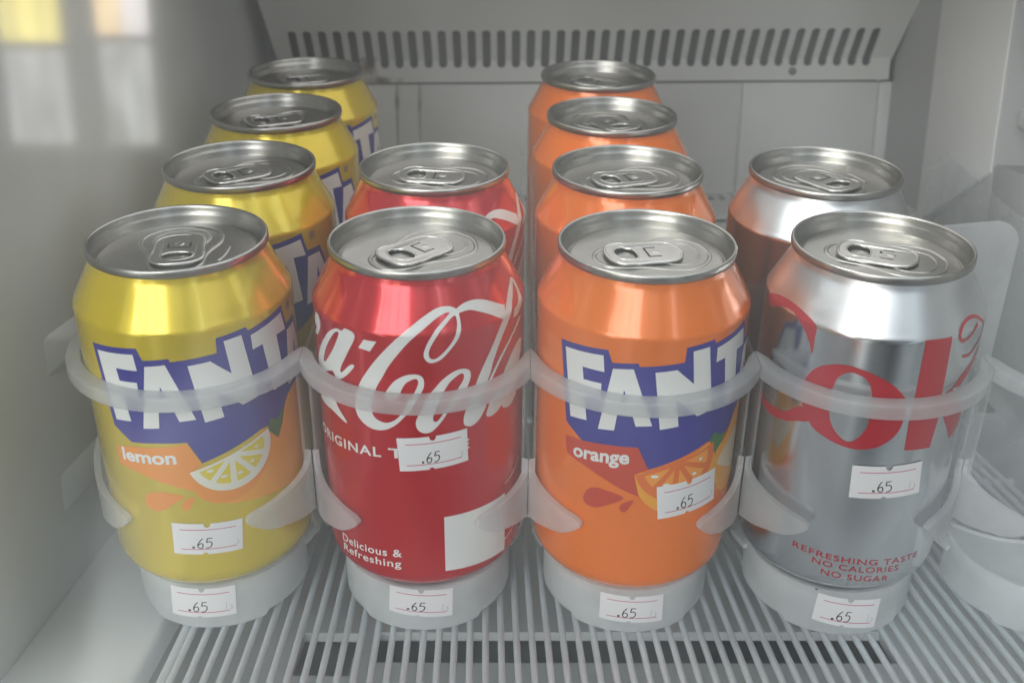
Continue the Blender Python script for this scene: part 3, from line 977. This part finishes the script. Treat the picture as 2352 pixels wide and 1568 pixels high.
# ---- flowing white script
SCR = {
'curl': [(-65.8, 96), (-60.5, 95.9), (-59, 94.1), (-60.5, 91.4), (-65.9, 88.1), (-69.9, 88.3), (-66.1, 90.9), (-69.1, 92)],
'a_out': [(-62.5, 76.6), (-68.2, 78.6), (-63.4, 83.8), (-55.2, 89.8), (-48.5, 93.8), (-42.6, 95.9), (-38.4, 96), (-35.5, 97.2), (-29.5, 95.8), (-35.6, 88.8), (-41.2, 82.9), (-40.5, 81.6), (-33.9, 85.4), (-31.3, 85.2), (-38.6, 80.4), (-45, 78.2), (-48.3, 80.1), (-53.4, 79.0)],
'a_hole': [(-45, 93.7), (-41.5, 95), (-41.1, 94), (-45.9, 88.8), (-52.4, 83.8), (-56.6, 81.4), (-57.8, 82.4), (-53.1, 87.6)],
'hyphen': [(-24.3, 95.3), (-17.1, 95.4), (-21.1, 91.8), (-27.7, 92.2)],
'C': [(25.9, 103.9), (21.7, 104.9), (15.3, 104.8), (8.1, 103.1), (.6, 100.4), (-6.5, 97.1), (-13.3, 92.8), (-19.7, 88.1), (-24.7, 83.8), (-28.5, 80), (-31, 75.8), (-32.2, 71.9), (-31.7, 69.5), (-29.9, 67.7), (-25.3, 65.8), (-19.8, 65.2), (-13.9, 66), (-8.3, 68.3), (-4.5, 70.8), (-1.3, 73), (3.3, 77.7), (5.7, 80.3), (6.5, 82.4), (5.9, 84.4), (3, 85.5), (-2.6, 85.2), (-8.3, 83.2), (-12.3, 80.1), (-14.5, 77.4), (-9.5, 76.9), (-6.3, 78.6), (-4.9, 80.5), (-2.8, 82.5), (.5, 83.8), (2.7, 84), (3.6, 83.1), (2.9, 81.3), (1, 79), (-2.4, 75.8), (-5.3, 72.3), (-9, 69.8), (-12.8, 68.5), (-16.6, 68.4), (-20.3, 69.5), (-22.1, 71.9), (-21.4, 75.1), (-18.3, 80.3), (-14.9, 83.9), (-11.3, 87.8), (-5.2, 92.8), (1.3, 97.2), (7.7, 99.9), (13.8, 102.1), (19.3, 103.3), (23.8, 103.1)],
'loop_out': [(26.4, 103.7), (27.1, 101.6), (26.5, 98.7), (24.3, 95.6), (20, 92.5), (15.5, 90), (11, 89.1), (8.3, 89.7), (6.8, 91.3), (7.2, 93.3), (9.4, 96.3), (13.2, 99.3), (18.8, 101.8), (23.4, 103.6)],
'loop_in': [(24.4, 102.3), (25.1, 100.5), (23.8, 98.2), (21.6, 95.4), (17.6, 92.6), (13.5, 90.6), (10.7, 90.4), (9.3, 91.7), (10.2, 94.2), (14, 97.9), (19.5, 100.7)],
'ribbon': [(25.2, 103.7), (31.3, 104.9), (38.7, 105), (46.8, 103.7), (58.3, 100.3), (54.2, 96.9), (45.5, 100), (39.3, 101.7), (33.9, 102.8), (28.6, 102.8), (25.2, 102.3)],
'o_out': [(30.6, 84.6), (31.3, 82.5), (30, 80.1), (26.3, 76.4), (19.4, 72.8), (16.6, 70.2), (12.9, 67.5), (9.3, 65.6), (5.7, 65.3), (2.7, 66.4), (1.5, 68.5), (2.3, 70.6), (4.4, 72.9), (6.4, 75.5), (8.6, 78.3), (11.5, 80.3), (15.6, 83), (21.4, 85.2), (26.6, 85.7)],
'o_in': [(27.4, 83.5), (26.9, 81.7), (24.2, 79.4), (20.3, 75.5), (17.1, 72.8), (14.8, 70.6), (12.5, 69.1), (10.8, 69.4), (10.6, 70.9), (12.2, 73.2), (15.4, 77.9), (19.2, 81.6), (23.1, 83.5), (25.8, 84.2)],
'l_stem': [(77.3, 104.8), (75, 104.7), (66.6, 102.9), (60.2, 100.5), (53.5, 97.1), (48.5, 93), (42.8, 87.9), (37.6, 83.1), (33.7, 78.4), (28.3, 71.3), (27, 68.6), (27.2, 66.4), (29.2, 65.4), (32.2, 65.2), (35.9, 66.4), (39.2, 68.7), (41.0, 70.8), (38.5, 71.5), (37.5, 73.2), (39.8, 76.7), (43.9, 81.3), (46.2, 85.1), (51.6, 90.7), (57.8, 95.1), (62.9, 98.5), (69.7, 101.3), (76.1, 103.5)],
'l_loop': [(77.3, 104.8), (80, 103.6), (79.9, 100.9), (78.4, 98.7), (76.8, 97.1), (70.9, 95.4), (64.1, 95.1), (64.5, 97.6), (68.8, 98.1), (74.3, 99.5), (76.8, 101.6), (76.3, 103.5)],
'l_hair': [(71, 93.5), (62.8, 90.6), (53.6, 86.5), (47.4, 82.6), (42.3, 78.4), (43.9, 78), (49.8, 82.6), (56.4, 86.4), (64.6, 89.9), (73.2, 92.7)],
'a2': [(76.4, 84.7), (68.9, 85.7), (61.4, 83.2), (55.1, 79.6), (49.8, 74.9), (43.9, 71.4), (41, 67.7), (41.5, 66.5), (44.6, 65.9), (49.1, 66.6), (52.4, 67.6), (54.2, 66.3), (59, 65.4), (62.8, 65.8), (67, 67.3), (67.9, 68.9), (65.5, 69.9), (68.3, 73.2), (73.0, 78.6)],
'swash': [(-69.2, 65.8), (-51.5, 70.4), (-45.2, 67.7), (-39.3, 64.0), (-50.9, 65.4), (-63.4, 65.1)],
}
def script_logo(root):
    L = []
    c = lambda k, n=5: crom(SCR[k], n)
    L.append(([c('curl')], 0, .06))
    L.append(([c('a_out'), c('a_hole')], 0, .06))
    L.append(([SCR['hyphen']], 0, .06))
    L.append(([c('C')], 0, .06))
    L.append(([c('loop_out'), c('loop_in')], 0, .075))
    L.append(([SCR['ribbon'][:1]+crom(SCR['ribbon'][:5], 5, False)[1:]+crom(SCR['ribbon'][5:], 5, False)], 0, .09))
    L.append(([c('o_out'), c('o_in')], 0, .065))
    for k, off in (('l_stem', .07), ('l_loop', .085), ('l_hair', .06), ('a2', .055), ('swash', .06)):
        L.append(([c(k)], 0, off))
    return can_print('logo', L, [M['ink_white']], root)

DK = {
'Ctop': [(-87.5, 97.8), (-80.4, 99.7), (-71.2, 100.6), (-62.7, 100.6), (-54.6, 99.8), (-45.6, 97.9), (-45.1, 93.9), (-45.3, 88.5), (-47.4, 91.2), (-50.7, 94.2), (-55, 96.8), (-59.6, 98.3), (-65, 98.7), (-71.4, 97.9), (-83.1, 95.2)],
'Cbot': [(-92, 72), (-84, 67), (-75.1, 64.7), (-68.7, 64.4), (-62, 64.8), (-55.2, 66.1), (-47, 70), (-41, 66.3), (-48.5, 64.3), (-54.3, 62.6), (-62.3, 61.5), (-69.5, 61.3), (-80, 63), (-92, 68)],
'o_out': [(-46.4, 80.5), (-43.1, 83.7), (-38.4, 86.1), (-31.4, 87.8), (-24.4, 88.2), (-17.3, 87.5), (-10.1, 86), (-3.3, 83.9), (1.3, 81.6), (4.7, 79.2), (6.3, 76.2), (6.4, 72.5), (5.6, 69.2), (3.3, 66.2), (-.6, 63.7), (-6.2, 61.7), (-12.2, 60.8), (-18.3, 60.6), (-25.6, 61.4), (-32.4, 62.7), (-38.6, 64.4), (-42.2, 66.7), (-45.9, 69.9), (-47.8, 73.9), (-47.9, 77.1)],
'o_in': [(-31.5, 80.2), (-30.2, 83.1), (-27.5, 85.1), (-23.9, 86.2), (-19.1, 85.7), (-15.7, 84.5), (-13.2, 82.1), (-11.2, 76.9), (-11.3, 72.1), (-11.4, 69.4), (-12.9, 66.8), (-15, 64.7), (-18, 63), (-21.6, 63), (-25.5, 64.6), (-28.9, 67.1), (-31.1, 70.4), (-32, 74.1), (-32.3, 77.9)],
'k_stem': [(9.5, 98.2), (25.1, 98.1), (26.1, 86.2), (26.5, 78), (28.6, 74.2), (27.8, 69.7), (26.1, 60.1), (10.2, 60.8), (9.4, 72.1), (9.9, 79.7)],
'k_leg': [(29, 79), (33.8, 79.6), (37.3, 77.4), (46, 71.5), (52.5, 67.4), (52, 62.6), (42.7, 59.9), (36, 66), (31, 70.5), (28.4, 74)],
'k_arm': [(29, 77.0), (34, 79.6), (40.6, 79.1), (48.1, 81), (56.5, 82.7), (59.7, 85.3), (48.6, 87.3), (42.1, 83.9), (34, 79.6)],
'loop': [(36.7, 90), (43.2, 89.3), (49.6, 90.8), (56.6, 92.8), (58.4, 95.6), (51.6, 99.2), (46.4, 100.8), (39.9, 101.2), (34, 100.1), (30.6, 98), (32.1, 96), (36.1, 95.6), (40.6, 96.3), (43.9, 97.7), (47.4, 98.7)],
}
def ribbon2d(pts, w):
    P = crom(pts, 6, False)
    l, r = [], []
    for i, p in enumerate(P):
        a, b = P[max(i-1, 0)], P[min(i+1, len(P)-1)]
        dx, dy = (b[0]-a[0])*.5777, b[1]-a[1]
        q = math.hypot(dx, dy) or 1
        l.append((p[0]-dy/q*w/.5777, p[1]+dx/q*w))
        r.append((p[0]+dy/q*w/.5777, p[1]-dx/q*w))
    n = len(P)
    return (l+r, [(i, i+1, n+i+1, n+i) for i in range(n-1)])
def serif_logo(root):
    L = [([crom(DK['Ctop'], 4)], 0, .06), ([crom(DK['Cbot'], 4)], 0, .05), ([crom(DK['o_out'], 4), crom(DK['o_in'], 4)], 0, .065),
         ([DK['k_stem']], 0, .07), ([DK['k_leg']], 0, .055), ([[(30, 77.8), (34, 79.6), (40.6, 79.1), (50, 82.4), (56.5, 85), (59.7, 88.3), (57, 88.6), (48.6, 85.8), (40, 83.2)]], 0, .06),
         (ribbon2d(DK['loop'], .55), 0, .08)]
    return can_print('logo', L, [M['ink_cokered']], root)

def sticker(root, q, seed):
    return can_print('price_sticker', sticker_layers(q, .22, seed), STK(), root)

# ---- yellow cans
G1, G2, G3, G4 = 'yellow lemon cans in the left lane', 'red cola cans in the second lane', 'orange cans in the third lane', 'silver cans in the fourth lane'
c = make_can('drink_can', -107.7, -.5, 'yellow', 100, 'yellow lemon drink can at the very front of the tray, price sticker near its bottom', G1)
block_logo(c, 13)
fruit_lemon(c)
can_print('flavour_name', [(text_on('lemon', (-30.5, 52.9), (1.7, 54.2), 4.6, .03), 0, .16)], [M['ink_white']], c)
sticker(c, [(-6.5, 32.0), (31.3, 30.5), (-7.6, 19.9), (29.5, 18.9)], 1)
c = make_can('drink_can', -104.8, 70, 'yellow', 35, 'yellow lemon can second from the front, directly behind the stickered lemon can', G1)
block_logo(c, -12)
c = make_can('drink_can', -105.2, 139.1, 'yellow', 25, 'yellow lemon can third from the front, between two other lemon cans', G1)
block_logo(c, -4)
c = make_can('drink_can', -104.6, 207.4, 'yellow', 22, 'yellow lemon can farthest back, standing by the vent slots', G1)
block_logo(c, 11)
# ---- red cans
c = make_can('drink_can', -34.6, .5, 'red', 45, 'red can with white flowing script and a price sticker at mid height', G2)
script_logo(c)
for a in (('ORIGINAL', (-72.0, 52.2), (-18.0, 55.7), 3.5, .02, 1.15), ('TASTE', (-13.9, 56.0), (30, 57.5), 3.5, .02, 1.15), ('Delicious &', (-51.5, 15.6), (-9.0, 18.2), 3.1, .014, 1.1), ('Refreshing', (-51.0, 11.9), (-9.6, 14.0), 3.0, .014, 1.1)):
    can_print('lettering', [(text_on(*a), 0, .06)], [M['ink_white']], c)
can_print('label_panel', [([[(15, 33.6), (56, 33.6), (56, 10.6), (15, 12.2)]], 0, .06), (ribbon2d([(56, 37.0), (64, 38.5), (74, 41.5)], .22), 0, .06), (ribbon2d([(56, 14.8), (64, 16), (74, 19)], .22), 0, .06)], [M['ink_white'], M['ink_cokered']], c)
sticker(c, [(-8.9, 63.4), (28.7, 64.9), (-7.8, 51.5), (29.2, 53.2)], 2)
c = make_can('drink_can', -34.2, 69.4, 'red', -5, 'red can without a visible sticker, behind the red can with the sticker', G2)
script_logo(c).rotation_euler = (0, 0, math.radians(13))
# ---- orange cans
c = make_can('drink_can', 35.6, -.4, 'orange', 12, 'orange can with blue and white lettering and a crooked price sticker, at the front', G3)
block_logo(c, 0)
fruit_orange(c)
can_print('flavour_name', [(text_on('orange', (-40.3, 53.6), (-8.6, 55.6), 4.9, .03), 0, .16)], [M['ink_white']], c)
sticker(c, [(6.9, 47.3), (44.3, 48.6), (8.9, 35.0), (46.5, 36.0)], 3)
for y, x, t, lb in ((68.7, 35.8, 20, 'orange can second from the front, directly behind the stickered orange can'), (138.8, 35.5, 122, 'orange can third from the front, its tab pointing back left'), (207.1, 34.2, -25, 'orange can farthest back, under the slotted vent')):
    c = make_can('drink_can', x, y, 'orange', t, lb, G3)
    block_logo(c, 165)
# ---- silver cans
c = make_can('drink_can', 107.7, .4, 'silver', -20, 'silver can with large red letters and a price sticker, front of its lane', G4)
serif_logo(c)
for a in (('REFRESHING TASTE', (-39.4, 18.9), (36.2, 16.0), 2.3, .008, 1.12), ('NO CALORIES', (-27.2, 15.4), (22.8, 13.4), 2.3, .008, 1.12), ('NO SUGAR', (-21.5, 11.8), (17.1, 10.0), 2.3, .008, 1.12)):
    can_print('lettering', [(text_on(*a), 0, .06)], [M['ink_cokered']], c)
sticker(c, [(-15.2, 55.0), (22.6, 55.9), (-14.2, 43.2), (25.2, 43.8)], 4)
c = make_can('drink_can', 107.5, 69.1, 'silver', 125, 'plain looking silver can behind the silver can with red letters', G4)
serif_logo(c).rotation_euler = (0, 0, math.radians(165))

# ================================================================== the glass door in front and the window it mirrors
dr = empty('glass_door', (0, -.092, -.15), label='clear glass door pane with painted haze closing the front of the fridge', cat='door')
V, F = boxes([(-186, 270, -93.0, -92.6, -130, 310)])
o = mesh('pane', V[:2]+V[4:6], [(0, 1, 3, 2)], M['glass'], dr)
o.location = (0, .092, .15)
o = box('door_frame', [(-215, -186.2, -100, -86, -150, 335), (270.2, 300, -100, -86, -150, 335), (-186, 270, -100, -86, -150, -130.2), (-186, 270, -100, -86, 310.2, 335)], M['white'], dr, 2)
o.location = (0, .092, .15)

wn = empty('shop_window', (-1.20, -2.9, -.6), label='bright window with a yellow green view, mirrored faintly in the glass at upper left', cat='window')
def wbox(name, L, m):
    V, F = boxes(L)
    return mesh(name, V, F, m, wn)
wfm = pmat('window_frame_paint', (.25, .25, .25), .5)
g1 = emit('garden_view', (.95, .80, .20), 10, .6)
g2 = emit('autumn_view', (1.0, .74, .40), 9, .5)
g3 = emit('sunlit_paving_view', (.95, .97, .95), 4.2, .65)
g4 = emit('pale_sky_view', (1.0, .95, .93), 8, .5)
wbox('frame', [(-230, -205, -20, 20, 360, 890), (205, 230, -20, 20, 360, 890), (-30, 55, -20, 20, 386, 890), (-205, -30, -20, 20, 640, 660), (55, 205, -20, 20, 660, 680), (-205, 205, -20, 20, 360, 386)]
     + [(-1000, 900, -20, 20, 890, 930), (-1000, 900, -20, 20, 3000, 3040), (-1000, -960, -20, 20, 930, 3000), (860, 900, -20, 20, 930, 3000), (-390, -350, -20, 20, 930, 3000), (230, 270, -20, 20, 930, 3000), (-960, 860, -18, 18, 1900, 1930)], wfm)
wbox('pane', [(-205, -30, -6, 0, 660, 890)], g1)
wbox('pane', [(55, 125, -6, 0, 680, 890)], g2)
wbox('pane', [(125, 205, -6, 0, 680, 890)], g4)
wbox('pane', [(-205, -30, -6, 0, 386, 640)], g3)
wbox('pane', [(55, 205, -6, 0, 386, 660)], g3)
g5 = emit('bright_sky_view', (.97, .98, 1.0), 5.0)
for x0, x1 in ((-960, -390), (-350, 230), (270, 860)):
    for z0, z1 in ((930, 1900), (1930, 3000)):
        wbox('pane', [(x0, x1, -6, 0, z0, z1)], g5)
